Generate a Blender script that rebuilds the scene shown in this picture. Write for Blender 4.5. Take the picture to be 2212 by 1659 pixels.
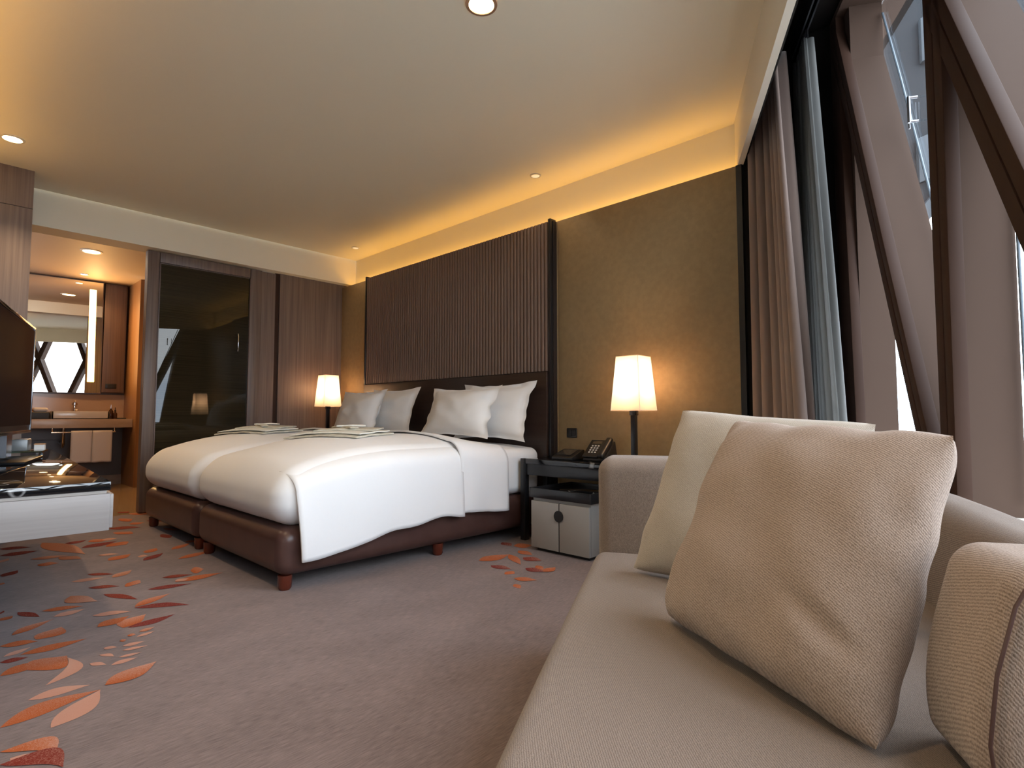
import bpy, bmesh, math, random
from mathutils import Vector, noise as mnoise
R = math.radians
random.seed(7)
for o in list(bpy.data.objects): bpy.data.objects.remove(o)
scene = bpy.context.scene
COL = scene.collection

# ------------------------------------------------------------------ camera
IW, IH, FPX = 2212.0, 1659.0, 1201.0
PITCH, YAW = math.atan(70.5 / 1201), R(43.6)
CAMZ = 0.88
cd = bpy.data.cameras.new('camera'); cam = bpy.data.objects.new('camera', cd); COL.objects.link(cam)
cd.sensor_width = 36; cd.lens = 36 * FPX / IW; cd.clip_start = 0.05; cd.clip_end = 2000
cam.location = (0, 0, CAMZ); cam.rotation_euler = (R(90) + PITCH, 0, YAW)
scene.camera = cam
# ------------------------------------------------------------------ view
vs = scene.view_settings
vs.view_transform = 'Standard'; vs.look = 'None'; vs.gamma = 1.0; vs.use_curve_mapping = False
vs.exposure = 0.04
# ------------------------------------------------------------------ world: pale overcast sky
SKY = 11.5
wd = bpy.data.worlds.new('sky'); scene.world = wd; wd.use_nodes = True
wn, wl = wd.node_tree.nodes, wd.node_tree.links; wn.clear()
wo = wn.new('ShaderNodeOutputWorld'); wb = wn.new('ShaderNodeBackground'); wb.inputs[1].default_value = SKY
wt = wn.new('ShaderNodeTexCoord'); wm = wn.new('ShaderNodeMapping'); wm.inputs[3].default_value = (1, 1, 3)
wz = wn.new('ShaderNodeTexNoise'); wz.inputs[2].default_value = 2.2; wz.inputs[3].default_value = 6
wr = wn.new('ShaderNodeValToRGB')
wr.color_ramp.elements[0].position = .36; wr.color_ramp.elements[0].color = (.60, .70, .84, 1)
wr.color_ramp.elements[1].position = .60; wr.color_ramp.elements[1].color = (.93, .94, .95, 1)
wl.new(wt.outputs['Generated'], wm.inputs[0]); wl.new(wm.outputs[0], wz.inputs[0]); wl.new(wz.outputs[0], wr.inputs[0])
wl.new(wr.outputs[0], wb.inputs[0]); wl.new(wb.outputs[0], wo.inputs[0])

# ------------------------------------------------------------------ slanted facade frame
AW = R(28.5)
DU = Vector((-math.sin(AW), math.cos(AW), 0)); DV = Vector((math.cos(AW), math.sin(AW), 0))
def UV(u, v, z): return DU * u + DV * v + Vector((0, 0, z))
# daylight portal filling the window openings (sampling aid for the sky only)
def portal(u0, u1, z0, z1, v):
    ld = bpy.data.lights.new('window_portal', 'AREA'); ld.shape = 'RECTANGLE'; ld.size = u1 - u0; ld.size_y = z1 - z0
    ld.cycles.is_portal = True
    o = bpy.data.objects.new('window_portal', ld); COL.objects.link(o)
    o.location = UV((u0 + u1) / 2, v, (z0 + z1) / 2)
    o.rotation_euler = (-DV).to_track_quat('-Z', 'Z').to_euler()
portal(-1.25, 3.2, 0.55, 3.02, 1.2)

# ------------------------------------------------------------------ pixel helpers
FW = Vector((-math.sin(YAW) * math.cos(PITCH), math.cos(YAW) * math.cos(PITCH), math.sin(PITCH)))
RT = Vector((math.cos(YAW), math.sin(YAW), 0)); UP = RT.cross(FW)
def pix(x, y, ax, val):
    d = FW * FPX + RT * (x - IW / 2) - UP * (y - IH / 2); o = Vector((0, 0, CAMZ))
    return o + d * ((val - o[ax]) / d[ax])

# ------------------------------------------------------------------ materials
MATS = {}
def nodes(name):
    m = bpy.data.materials.new(name); m.use_nodes = True; MATS[name] = m
    nt = m.node_tree; b = nt.nodes['Principled BSDF']
    return m, nt, b
def pm(name, col, rough=.5, metal=0, spec=.5, coat=0, sheen=0, emit=None, es=0, noise=None, bump=None, trans=0):
    """noise=(scale xyz, dark colour, lo, hi, detail); bump=(scale xyz, strength, distance)"""
    m, nt, b = nodes(name)
    b.inputs['Base Color'].default_value = (*col, 1); b.inputs['Roughness'].default_value = rough
    b.inputs['Metallic'].default_value = metal; b.inputs['Specular IOR Level'].default_value = spec
    b.inputs['Coat Weight'].default_value = coat; b.inputs['Coat Roughness'].default_value = .03
    b.inputs['Sheen Weight'].default_value = sheen
    if trans: b.inputs['Transmission Weight'].default_value = trans
    if emit: b.inputs['Emission Color'].default_value = (*emit, 1); b.inputs['Emission Strength'].default_value = es
    tc = nt.nodes.new('ShaderNodeTexCoord')
    def tex(scale, detail=4):
        mp = nt.nodes.new('ShaderNodeMapping'); mp.inputs[3].default_value = scale
        n = nt.nodes.new('ShaderNodeTexNoise'); n.inputs[2].default_value = 1; n.inputs[3].default_value = detail
        nt.links.new(tc.outputs['Object'], mp.inputs[0]); nt.links.new(mp.outputs[0], n.inputs[0]); return n
    if noise:
        n = tex(noise[0], noise[4] if len(noise) > 4 else 4); r = nt.nodes.new('ShaderNodeValToRGB')
        r.color_ramp.elements[0].position = noise[2]; r.color_ramp.elements[0].color = (*noise[1], 1)
        r.color_ramp.elements[1].position = noise[3]; r.color_ramp.elements[1].color = (*col, 1)
        nt.links.new(n.outputs[0], r.inputs[0]); nt.links.new(r.outputs[0], b.inputs['Base Color'])
    if bump:
        n = tex(bump[0]); bp = nt.nodes.new('ShaderNodeBump'); bp.inputs[0].default_value = bump[1]; bp.inputs[1].default_value = bump[2]
        nt.links.new(n.outputs[0], bp.inputs['Height']); nt.links.new(bp.outputs[0], b.inputs['Normal'])
    return m

pm('ceiling_paint', (.90, .84, .68), .75, spec=.2)
pm('pelmet_paint', (.78, .72, .60), .6, spec=.25)
pm('pocket_dark', (.012, .010, .009), .8, spec=.1)
pm('wall_fabric', (.33, .235, .125), .50, spec=.35, noise=((26, 26, 26), (.285, .203, .108), .35, .7, 7), bump=((160, 160, 160), .15, .002))
pm('veneer', (.205, .150, .122), .42, spec=.4, noise=((60, 60, 1.2), (.140, .100, .082), .35, .65, 5))
pm('rib_wood', (.23, .155, .118), .48, spec=.35, noise=((40, 40, .8), (.175, .116, .090), .3, .7))
pm('rib_back', (.018, .011, .009), .7)
pm('headboard_dark', (.036, .021, .016), .35, spec=.5, noise=((3, 3, 40), (.026, .014, .010), .3, .7))
pm('black_metal', (.012, .012, .014), .28, spec=.5)
pm('leather', (.095, .047, .038), .33, spec=.5, noise=((9, 9, 9), (.070, .033, .028), .3, .7), bump=((220, 220, 220), .12, .001))
pm('leg_wood', (.12, .022, .010), .25, coat=.4)
pm('linen', (.86, .86, .87), .75, spec=.2, sheen=.1, bump=((7, 7, 7), .12, .02))
pm('pillow_linen', (.90, .89, .88), .75, spec=.2, bump=((11, 11, 11), .18, .02))
pm('robe_cloth', (.66, .63, .54), .8, noise=((25, 25, 25), (.54, .51, .42), .35, .65), bump=((40, 40, 40), .2, .006))
pm('robe_trim', (.80, .80, .74), .8)
pm('taupe_lacquer', (.34, .315, .29), .38, spec=.4)
pm('white_lacquer', (.32, .295, .285), .35, spec=.4, noise=((2, 2, 70), (.285, .262, .252), .35, .7))
pm('plinth_black', (.015, .014, .014), .5)
pm('phone_black', (.014, .013, .013), .35)
pm('phone_key', (.55, .55, .55), .5)
pm('screen_black', (.006, .006, .007), .32, spec=.04)
pm('tablet_screen', (.05, .045, .04), .12)
pm('chrome', (.75, .76, .78), .12, metal=1)
pm('steel_dark', (.25, .25, .26), .3, metal=1)
pm('bezel', (.30, .33, .37), .2, metal=1)
pm('frame_brown', (.058, .030, .020), .62, spec=.15, noise=((1.5, 1.5, 1.5), (.042, .021, .014), .3, .7))
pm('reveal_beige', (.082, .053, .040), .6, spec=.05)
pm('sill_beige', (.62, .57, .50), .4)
pm('drape', (.285, .205, .172), .7, sheen=.25, noise=((4, 4, .4), (.215, .150, .125), .3, .7), bump=((300, 300, 300), .1, .001))
pm('bath_wood', (.30, .155, .062), .42, noise=((50, 50, 1.0), (.24, .115, .045), .35, .65))
pm('bath_cabinet', (.155, .100, .080), .4, noise=((60, 60, 1.2), (.115, .072, .058), .35, .65))
pm('counter_stone', (.42, .32, .25), .3, noise=((6, 6, 20), (.35, .26, .20), .3, .7))
pm('backsplash', (.50, .34, .23), .18, spec=.5, noise=((3, 3, 6), (.45, .30, .20), .3, .7))
pm('basin_ceramic', (.55, .50, .46), .15)
pm('towel', (.56, .52, .51), .9, bump=((200, 200, 200), .3, .003))
pm('bath_grey', (.13, .12, .125), .5)
pm('bath_floor', (.33, .23, .14), .18, spec=.5, noise=((1.2, 6, 6), (.27, .18, .10), .3, .7))
pm('bath_ceiling', (.62, .50, .38), .6)
pm('amber_glass', (.05, .02, .01), .1)
pm('orange_item', (.45, .20, .07), .5)
pm('paper_white', (.80, .78, .76), .6)
pm('device_grey', (.22, .23, .235), .35, metal=.3)
pm('tower_pale', (.42, .45, .48), .8); pm('tower_blue', (.16, .25, .34), .5); pm('tower_dark', (.13, .16, .19), .6)
pm('ground_city', (.42, .42, .41), .9); pm('facade_grey', (.16, .165, .175), .5); pm('fin_dark', (.012, .014, .017), .6, spec=.2); pm('fin_pale', (.045, .052, .06), .5, spec=.2); pm('fin_blue', (.02, .035, .055), .5, spec=.2); pm('facade_light', (.50, .55, .62), .4)
pm('led_warm', (1, .75, .4), .5, emit=(1.0, .60, .20), es=5.5)
pm('cove_led', (1, .75, .4), .5, emit=(1.0, .52, .12), es=1.6)
pm('lamp_disc', (1, .9, .7), .5, emit=(1.0, .74, .42), es=22)
pm('gasket_blue', (.16, .20, .24), .5); pm('lens_dim', (.8, .75, .65), .5, emit=(1, .8, .5), es=.55); pm('trim_white', (.62, .58, .52), .4)
pm('trim_copper', (.55, .36, .24), .3, metal=.6)
pm('mirror', (.80, .77, .73), .0, metal=1)

def sofa_mat(name, col, dark, s=1.0, streak=(900, 900, 260)):
    m, nt, b = nodes(name); b.inputs['Roughness'].default_value = .85; b.inputs['Specular IOR Level'].default_value = .15
    b.inputs['Sheen Weight'].default_value = .2
    tc = nt.nodes.new('ShaderNodeTexCoord'); L = nt.links
    mp = nt.nodes.new('ShaderNodeMapping'); mp.inputs['Rotation'].default_value = (0, 0, AW); mp.inputs[3].default_value = (s, s, s)
    n1 = nt.nodes.new('ShaderNodeTexNoise'); n1.inputs[2].default_value = 1; n1.inputs[3].default_value = 3
    m1 = nt.nodes.new('ShaderNodeMapping'); m1.inputs['Rotation'].default_value = (0, 0, -AW); m1.inputs[3].default_value = streak
    L.new(tc.outputs['Object'], m1.inputs[0]); L.new(m1.outputs[0], n1.inputs[0])
    w1 = nt.nodes.new('ShaderNodeTexWave'); w1.wave_type = 'BANDS'; w1.bands_direction = 'DIAGONAL'
    w1.inputs[1].default_value = 130 * s; w1.inputs[2].default_value = 3.0; w1.inputs[3].default_value = 2; w1.inputs[4].default_value = 2
    L.new(tc.outputs['Object'], w1.inputs[0])
    mx = nt.nodes.new('ShaderNodeMath'); mx.operation = 'MULTIPLY_ADD'; mx.inputs[1].default_value = .35
    L.new(w1.outputs['Fac'], mx.inputs[0]); L.new(n1.outputs[0], mx.inputs[2])
    r = nt.nodes.new('ShaderNodeValToRGB'); r.color_ramp.elements[0].position = .40; r.color_ramp.elements[0].color = (*dark, 1)
    r.color_ramp.elements[1].position = .88; r.color_ramp.elements[1].color = (*col, 1)
    L.new(mx.outputs[0], r.inputs[0]); L.new(r.outputs[0], b.inputs['Base Color'])
    bp = nt.nodes.new('ShaderNodeBump'); bp.inputs[0].default_value = .5; bp.inputs[1].default_value = .0025
    L.new(mx.outputs[0], bp.inputs['Height']); L.new(bp.outputs[0], b.inputs['Normal'])
sofa_mat('sofa_fabric', (.300, .226, .180), (.128, .091, .070))
sofa_mat('cushion_brown', (.46, .345, .275), (.215, .155, .118), .8)
sofa_mat('cushion_light', (.53, .46, .385), (.37, .31, .25), .9)

def marble(name):
    m, nt, b = nodes(name); b.inputs['Roughness'].default_value = .04; b.inputs['Specular IOR Level'].default_value = .8
    tc = nt.nodes.new('ShaderNodeTexCoord'); n = nt.nodes.new('ShaderNodeTexNoise'); n.inputs[2].default_value = 1.7; n.inputs[3].default_value = 3; n.inputs['Distortion'].default_value = .8
    r = nt.nodes.new('ShaderNodeValToRGB'); e = r.color_ramp.elements
    e[0].position = .490; e[0].color = (.006, .007, .009, 1); e[1].position = .505; e[1].color = (.006, .007, .009, 1)
    x = r.color_ramp.elements.new(.4975); x.color = (.28, .28, .28, 1)
    nt.links.new(tc.outputs['Object'], n.inputs[0]); nt.links.new(n.outputs[0], r.inputs[0]); nt.links.new(r.outputs[0], b.inputs['Base Color'])
marble('black_marble')

def carpet():
    m, nt, b = nodes('carpet'); b.inputs['Roughness'].default_value = .95; b.inputs['Specular IOR Level'].default_value = .05; L = nt.links
    b.inputs['Sheen Weight'].default_value = .15
    tc = nt.nodes.new('ShaderNodeTexCoord')
    def nz(sc, det, rot=0):
        mp = nt.nodes.new('ShaderNodeMapping'); mp.inputs[3].default_value = sc; mp.inputs['Rotation'].default_value = (0, 0, rot)
        n = nt.nodes.new('ShaderNodeTexNoise'); n.inputs[2].default_value = 1; n.inputs[3].default_value = det
        L.new(tc.outputs['Object'], mp.inputs[0]); L.new(mp.outputs[0], n.inputs[0]); return n
    a = nz((250, 24, 1), 3, 0); c = nz((5.0, 2.4, 1), 6); d = nz((700, 700, 1), 2)
    def mad(x, k, y=None):
        q = nt.nodes.new('ShaderNodeMath'); q.operation = 'MULTIPLY_ADD'; q.inputs[1].default_value = k; q.inputs[2].default_value = 0; L.new(x.outputs[0], q.inputs[0])
        if y: L.new(y.outputs[0], q.inputs[2])
        return q
    m2 = mad(a, .50, mad(c, .26, mad(d, .24)))
    r = nt.nodes.new('ShaderNodeValToRGB'); e = r.color_ramp.elements
    e[0].position = .36; e[0].color = (.128, .094, .089, 1); e[1].position = .66; e[1].color = (.262, .197, .186, 1)
    L.new(m2.outputs[0], r.inputs[0]); L.new(r.outputs[0], b.inputs['Base Color'])
    bp = nt.nodes.new('ShaderNodeBump'); bp.inputs[0].default_value = .2; bp.inputs[1].default_value = .003
    L.new(m2.outputs[0], bp.inputs['Height']); L.new(bp.outputs[0], b.inputs['Normal'])
carpet()
def leaf_mat():
    m, nt, b = nodes('carpet_leaf'); b.inputs['Roughness'].default_value = .95; b.inputs['Specular IOR Level'].default_value = .05; L = nt.links
    at = nt.nodes.new('ShaderNodeVertexColor'); at.layer_name = 'leaf'
    tc = nt.nodes.new('ShaderNodeTexCoord'); n = nt.nodes.new('ShaderNodeTexNoise'); n.inputs[2].default_value = 330; n.inputs[3].default_value = 2
    L.new(tc.outputs['Object'], n.inputs[0])
    s = nt.nodes.new('ShaderNodeSeparateColor'); sp = nt.nodes.new('ShaderNodeMath'); sp.operation = 'MULTIPLY_ADD'; sp.inputs[1].default_value = 1.6
    of = nt.nodes.new('ShaderNodeMath'); of.operation = 'SUBTRACT'; of.inputs[1].default_value = .8
    L.new(at.outputs['Alpha'], sp.inputs[2]); L.new(n.outputs[0], sp.inputs[0]); L.new(sp.outputs[0], of.inputs[0])
    mx = nt.nodes.new('ShaderNodeMix'); mx.data_type = 'RGBA'; mx.clamp_factor = True
    L.new(of.outputs[0], mx.inputs[0]); L.new(at.outputs['Color'], mx.inputs[6]); mx.inputs[7].default_value = (.52, .30, .235, 1)
    L.new(mx.outputs[2], b.inputs['Base Color'])
leaf_mat()
def shade_mat():
    m, nt, b = nodes('lamp_shade'); L = nt.links; nt.nodes.remove(b); out = nt.nodes['Material Output']
    d = nt.nodes.new('ShaderNodeBsdfDiffuse'); d.inputs[0].default_value = (.85, .78, .70, 1)
    t = nt.nodes.new('ShaderNodeBsdfTranslucent'); t.inputs[0].default_value = (.95, .80, .66, 1)
    x = nt.nodes.new('ShaderNodeMixShader'); x.inputs[0].default_value = .55
    L.new(d.outputs[0], x.inputs[1]); L.new(t.outputs[0], x.inputs[2]); L.new(x.outputs[0], out.inputs[0])
shade_mat()
def sheer_mat():
    m, nt, b = nodes('sheer'); L = nt.links; nt.nodes.remove(b); out = nt.nodes['Material Output']
    d = nt.nodes.new('ShaderNodeBsdfDiffuse'); d.inputs[0].default_value = (.30, .30, .29, 1)
    t = nt.nodes.new('ShaderNodeBsdfTransparent'); t.inputs[0].default_value = (.9, .9, .9, 1)
    tl = nt.nodes.new('ShaderNodeBsdfTranslucent'); tl.inputs[0].default_value = (.32, .32, .31, 1)
    x = nt.nodes.new('ShaderNodeMixShader'); x.inputs[0].default_value = .4
    y = nt.nodes.new('ShaderNodeMixShader'); y.inputs[0].default_value = .3
    L.new(d.outputs[0], x.inputs[1]); L.new(tl.outputs[0], x.inputs[2]); L.new(x.outputs[0], y.inputs[1]); L.new(t.outputs[0], y.inputs[2]); L.new(y.outputs[0], out.inputs[0])
sheer_mat()
def glass_mat(name, tint, refl_rough=0.0):
    m, nt, b = nodes(name); L = nt.links; nt.nodes.remove(b); out = nt.nodes['Material Output']
    t = nt.nodes.new('ShaderNodeBsdfTransparent'); t.inputs[0].default_value = (*tint, 1)
    g = nt.nodes.new('ShaderNodeBsdfGlossy'); g.inputs['Roughness'].default_value = refl_rough
    lw = nt.nodes.new('ShaderNodeLayerWeight'); lw.inputs[0].default_value = .5
    pw_ = nt.nodes.new('ShaderNodeMath'); pw_.operation = 'POWER'; pw_.inputs[1].default_value = 5; L.new(lw.outputs['Facing'], pw_.inputs[0])
    f = nt.nodes.new('ShaderNodeMath'); f.operation = 'MULTIPLY_ADD'; f.inputs[1].default_value = .90; f.inputs[2].default_value = .035; L.new(pw_.outputs[0], f.inputs[0])
    x = nt.nodes.new('ShaderNodeMixShader'); L.new(f.outputs[0], x.inputs[0]); L.new(t.outputs[0], x.inputs[1]); L.new(g.outputs[0], x.inputs[2]); L.new(x.outputs[0], out.inputs[0])
glass_mat('window_glass', (.92, .95, .97)); glass_mat('shelf_glass', (.55, .72, .68))
def smoked():
    m, nt, b = nodes('smoked_glass'); L = nt.links
    tc = nt.nodes.new('ShaderNodeTexCoord'); mp = nt.nodes.new('ShaderNodeMapping'); mp.inputs[3].default_value = (1, .5, 150)
    n = nt.nodes.new('ShaderNodeTexNoise'); n.inputs[2].default_value = 1; n.inputs[3].default_value = 3
    r = nt.nodes.new('ShaderNodeValToRGB'); r.color_ramp.elements[0].position = .35; r.color_ramp.elements[0].color = (.016, .012, .006, 1)
    r.color_ramp.elements[1].position = .7; r.color_ramp.elements[1].color = (.040, .031, .017, 1)
    L.new(tc.outputs['Object'], mp.inputs[0]); L.new(mp.outputs[0], n.inputs[0]); L.new(n.outputs[0], r.inputs[0]); L.new(r.outputs[0], b.inputs['Base Color'])
    b.inputs['Roughness'].default_value = .01; b.inputs['IOR'].default_value = 1.42; b.inputs['Specular IOR Level'].default_value = .5
smoked()

# ------------------------------------------------------------------ mesh builder
WL = {}
class MB:
    def __init__(s): s.v = []; s.f = []
    def add(s, vs_, fs):
        k = len(s.v); s.v += [Vector(p) for p in vs_]; s.f += [tuple(i + k for i in f) for f in fs]; return s
    def box(s, x0, x1, y0, y1, z0, z1, T=None):
        p = [(x, y, z) for z in (z0, z1) for y in (y0, y1) for x in (x0, x1)]
        if T: p = [T(*q) for q in p]
        return s.add(p, [(0, 2, 3, 1), (4, 5, 7, 6), (0, 1, 5, 4), (2, 6, 7, 3), (0, 4, 6, 2), (1, 3, 7, 5)])
    def prism(s, poly, T, d0, d1):
        n = len(poly); p = [T(a, b, d0) for a, b in poly] + [T(a, b, d1) for a, b in poly]
        return s.add(p, [tuple(range(n))[::-1], tuple(range(n, 2 * n))] + [(i, (i + 1) % n, n + (i + 1) % n, n + i) for i in range(n)])
    def rings(s, rings, cap=True):
        n = len(rings[0]); p = [q for r in rings for q in r]; fs = []
        for k in range(len(rings) - 1):
            for i in range(n): fs.append((k * n + i, k * n + (i + 1) % n, (k + 1) * n + (i + 1) % n, (k + 1) * n + i))
        if cap: fs += [tuple(range(n))[::-1], tuple((len(rings) - 1) * n + i for i in range(n))]
        return s.add(p, fs)
    def lathe(s, c, prof, n=20):
        return s.rings([[(c[0] + r * math.cos(2 * math.pi * i / n), c[1] + r * math.sin(2 * math.pi * i / n), c[2] + z) for i in range(n)] for r, z in prof])
    def tube(s, pts, r, n=8):
        pts = [Vector(p) for p in pts]; rs = []
        for k, p in enumerate(pts):
            d = (pts[min(k + 1, len(pts) - 1)] - pts[max(k - 1, 0)]).normalized()
            a = d.orthogonal().normalized() if k == 0 else (a - d * a.dot(d)).normalized(); b_ = d.cross(a)
            rs.append([p + (a * math.cos(2 * math.pi * i / n) + b_ * math.sin(2 * math.pi * i / n)) * r for i in range(n)])
        return s.rings(rs)
    def grid(s, fn, nu, nv):
        p = [fn(i / nu, j / nv) for j in range(nv + 1) for i in range(nu + 1)]
        return s.add(p, [(j * (nu + 1) + i, j * (nu + 1) + i + 1, (j + 1) * (nu + 1) + i + 1, (j + 1) * (nu + 1) + i) for j in range(nv) for i in range(nu)])
    def rbox(s, x0, x1, y0, y1, z0, z1, r, m=5, mid=(10, 10, 6), fn=None):
        lo, hi = (x0, y0, z0), (x1, y1, z1); ax = []
        for a in range(3):
            rr = min(r, (hi[a] - lo[a]) / 2 - 1e-5)
            c = [lo[a] + rr * (1 - math.tan(math.pi / 4 * (1 - k / m))) for k in range(m)]
            c += [lo[a] + rr + (hi[a] - lo[a] - 2 * rr) * k / mid[a] for k in range(mid[a] + 1)]
            c += [lo[a] + hi[a] - q for q in c[:m][::-1]]; ax.append(c)
        rr3 = [min(r, (hi[a] - lo[a]) / 2 - 1e-5) for a in range(3)]; idx = {}; vs_ = []
        def vid(i, j, k):
            if (i, j, k) in idx: return idx[i, j, k]
            p = [ax[0][i], ax[1][j], ax[2][k]]; inn = [min(max(p[a], lo[a] + rr3[a]), hi[a] - rr3[a]) for a in range(3)]
            d = Vector([(p[a] - inn[a]) / rr3[a] for a in range(3)]); d = d.normalized() if d.length > 1e-9 else d
            q = Vector([inn[a] + d[a] * rr3[a] for a in range(3)])
            if fn: q = Vector(fn(*q))
            idx[i, j, k] = len(vs_); vs_.append(q); return idx[i, j, k]
        fs = []; nx, ny, nz = (len(c) - 1 for c in ax)
        for i in range(nx):
            for j in range(ny): fs.append((vid(i, j, 0), vid(i, j + 1, 0), vid(i + 1, j + 1, 0), vid(i + 1, j, 0))); fs.append((vid(i, j, nz), vid(i + 1, j, nz), vid(i + 1, j + 1, nz), vid(i, j + 1, nz)))
        for i in range(nx):
            for k in range(nz): fs.append((vid(i, 0, k), vid(i + 1, 0, k), vid(i + 1, 0, k + 1), vid(i, 0, k + 1))); fs.append((vid(i, ny, k), vid(i, ny, k + 1), vid(i + 1, ny, k + 1), vid(i + 1, ny, k)))
        for j in range(ny):
            for k in range(nz): fs.append((vid(0, j, k), vid(0, j, k + 1), vid(0, j + 1, k + 1), vid(0, j + 1, k))); fs.append((vid(nx, j, k), vid(nx, j + 1, k), vid(nx, j + 1, k + 1), vid(nx, j, k + 1)))
        return s.add(vs_, fs)
    def build(s, name, mat, parent=None, smooth=None, bevel=0, seg=2, fixn=True):
        if parent is not None: org = WL[parent]
        else:
            xs = [p.x for p in s.v]; ys = [p.y for p in s.v]; org = Vector(((min(xs) + max(xs)) / 2, (min(ys) + max(ys)) / 2, min(p.z for p in s.v)))
        bm = bmesh.new(); vs_ = [bm.verts.new(p - org) for p in s.v]
        for f in s.f:
            try: bm.faces.new([vs_[i] for i in f])
            except ValueError: pass
        if fixn: bmesh.ops.recalc_face_normals(bm, faces=bm.faces)
        if bevel:
            es = [e for e in bm.edges if len(e.link_faces) == 2 and e.calc_face_angle(0) > R(35)]
            bmesh.ops.bevel(bm, geom=es, offset=bevel, segments=seg, affect='EDGES', profile=.5, clamp_overlap=True)
        me = bpy.data.meshes.new(name); bm.to_mesh(me); bm.free(); me.materials.append(MATS[mat])
        if smooth is not None or bevel:
            me.polygons.foreach_set('use_smooth', [True] * len(me.polygons)); me.set_sharp_from_angle(angle=R(smooth or 40))
        o = bpy.data.objects.new(name, me); COL.objects.link(o)
        if parent is not None: o.parent = parent; o.location = (0, 0, 0)
        else: o.location = org
        WL[o] = org
        return o
def tag(o, label, cat, group=None):
    o['label'] = label; o['category'] = cat
    if group: o['group'] = group
    return o
def thing(name, loc, label, cat, group=None):
    o = bpy.data.objects.new(name, None); COL.objects.link(o); o.location = loc; o.empty_display_size = .1; WL[o] = Vector(loc)
    return tag(o, label, cat, group)
def st(o): o['kind'] = 'structure'; return o
def bx(name, mat, b, parent=None, bevel=0, T=None): return MB().box(*b, T=T).build(name, mat, parent, bevel=bevel)
def nz3(x, y, z, s=1.0): return mnoise.noise(Vector((x * s, y * s, z * s)))
def sstep(a, b, x): t = min(max((x - a) / (b - a), 0), 1); return t * t * (3 - 2 * t)

# ================================================================== THE ROOM
ZC = 2.74
def XY(a, b, z): return Vector((a, b, z))
def vline_x(v, y): return (v - DV.y * y) / DV.x
fl = st(MB().prism([(-6.0, -2.3), (3.2, -2.3), (3.2, 4.0), (-6.0, 4.0)], XY, -.06, 0).build('floor', 'carpet'))
st(MB().prism([(-9.2, -.8), (-6.0, -.8), (-6.0, 3.9), (-9.2, 3.9)], XY, -.06, 0).build('floor_bathroom', 'bath_floor'))
# main ceiling follows the slanted facade
st(MB().prism([(-5.87, -2.3), (vline_x(.468, -2.3), -2.3), (vline_x(.468, 3.6), 3.6), (-5.87, 3.6)], XY, ZC, ZC + .06).build('ceiling', 'ceiling_paint'))
# drop over the bathroom wall
st(bx('ceiling_drop', 'ceiling_paint', (-6.12, -5.88, -.4, 3.6, 2.44, 2.82)))
# pelmet board and dark curtain pocket
def UVb(u, v, z): return UV(u, v, z)
st(bx('trim_1', 'pelmet_paint', (-3.6, 3.66, .468, .500, 2.41, 2.80), T=UVb))
st(bx('ceiling_pocket', 'pocket_dark', (-3.6, 4.2, .47, 1.30, 3.05, 3.12), T=UVb))
st(bx('trim_2', 'pocket_dark', (-3.6, 3.64, .501, .515, 2.43, 3.06), T=UVb))
for k, v in enumerate((.655, .765)):
    t = thing('curtain_track', UV(2.5, v, 2.94), ['aluminium curtain track with the heavy drape, in the dark pocket', 'aluminium curtain track with the sheer, nearer the window'][k], 'curtain track')
    for q in (-.012, .012): bx('rail', 'steel_dark', (.6, 3.4, v + q - .004, v + q + .004, 2.93, 3.05), t, T=UVb)
# headboard wall: rear wall, proud fabric panels, cove between them
YF, YB = 3.344, 3.464
wh = st(bx('wall_headboard', 'ceiling_paint', (-6.1, -.62, YB, YB + .12, 0, 3.2)))
bx('fabric_panel', 'wall_fabric', (-6.0, -5.345, YF, YF + .03, 0, 2.41), wh, bevel=.003)
bx('fabric_panel', 'wall_fabric', (-5.343, -2.692, YF, YF + .03, 0, 2.41), wh, bevel=.003)
bx('fabric_panel', 'wall_fabric', (-2.69, vline_x(.468, YF) - .012, YF, YF + .03, 0, 2.41), wh, bevel=.003)
bx('cove_ledge', 'ceiling_paint', (-6.0, vline_x(.468, YF), YF + .031, YB, 2.30, 2.345), wh)
bx('edge_trim', 'black_metal', (vline_x(.468, YF) - .012, vline_x(.468, YF) + .022, YF - .004, YB, 0, 2.41), wh)
bx('return_panel', 'pocket_dark', (vline_x(.468, YF) + .022, -.68, YF + .02, YB, 0, 3.06), wh)
# cove LED strip on the ledge
cv = thing('cove_light_strip', (-3.6, YF + .06, 2.345), 'warm amber LED strip glowing in the cove above the headboard wall', 'light strip')
bx('diffuser', 'cove_led', (-5.85, -1.32, YF + .034, YF + .046, 2.346, 2.362), cv)
def area(name, loc, rot, sx, sy, energy, col, parent=None, spread=180):
    ld = bpy.data.lights.new(name, 'AREA'); ld.shape = 'RECTANGLE'; ld.size = sx; ld.size_y = sy; ld.energy = energy; ld.color = col; ld.spread = R(spread)
    o = bpy.data.objects.new(name, ld); COL.objects.link(o); o.location = loc; o.rotation_euler = rot
    if parent is not None: o.parent = parent; o.location = Vector(loc) - WL[parent]
    return o
COVE = 4.8
area('cove_lamp', (-3.58, YF + .055, 2.388), (R(180 + 6), 0, 0), 4.5, .025, COVE, (1.0, .52, .09), cv)
# matching cove along the TV wall (outside the photograph, its glow reaches the ceiling)
ct2 = thing('tv_cove_light_strip', (-3.8, .04, 2.40), 'warm amber LED strip in the cove above the television wall', 'light strip')
bx('ledge', 'ceiling_paint', (-5.46, -2.2, .0, .10, 2.37, 2.40), ct2); bx('diffuser', 'cove_led', (-5.3, -2.3, .04, .06, 2.401, 2.42), ct2)
area('cove_lamp', (-3.8, .05, 2.43), (R(180), 0, 0), 3.0, .03, 2.6, (1.0, .55, .16), ct2)
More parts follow.
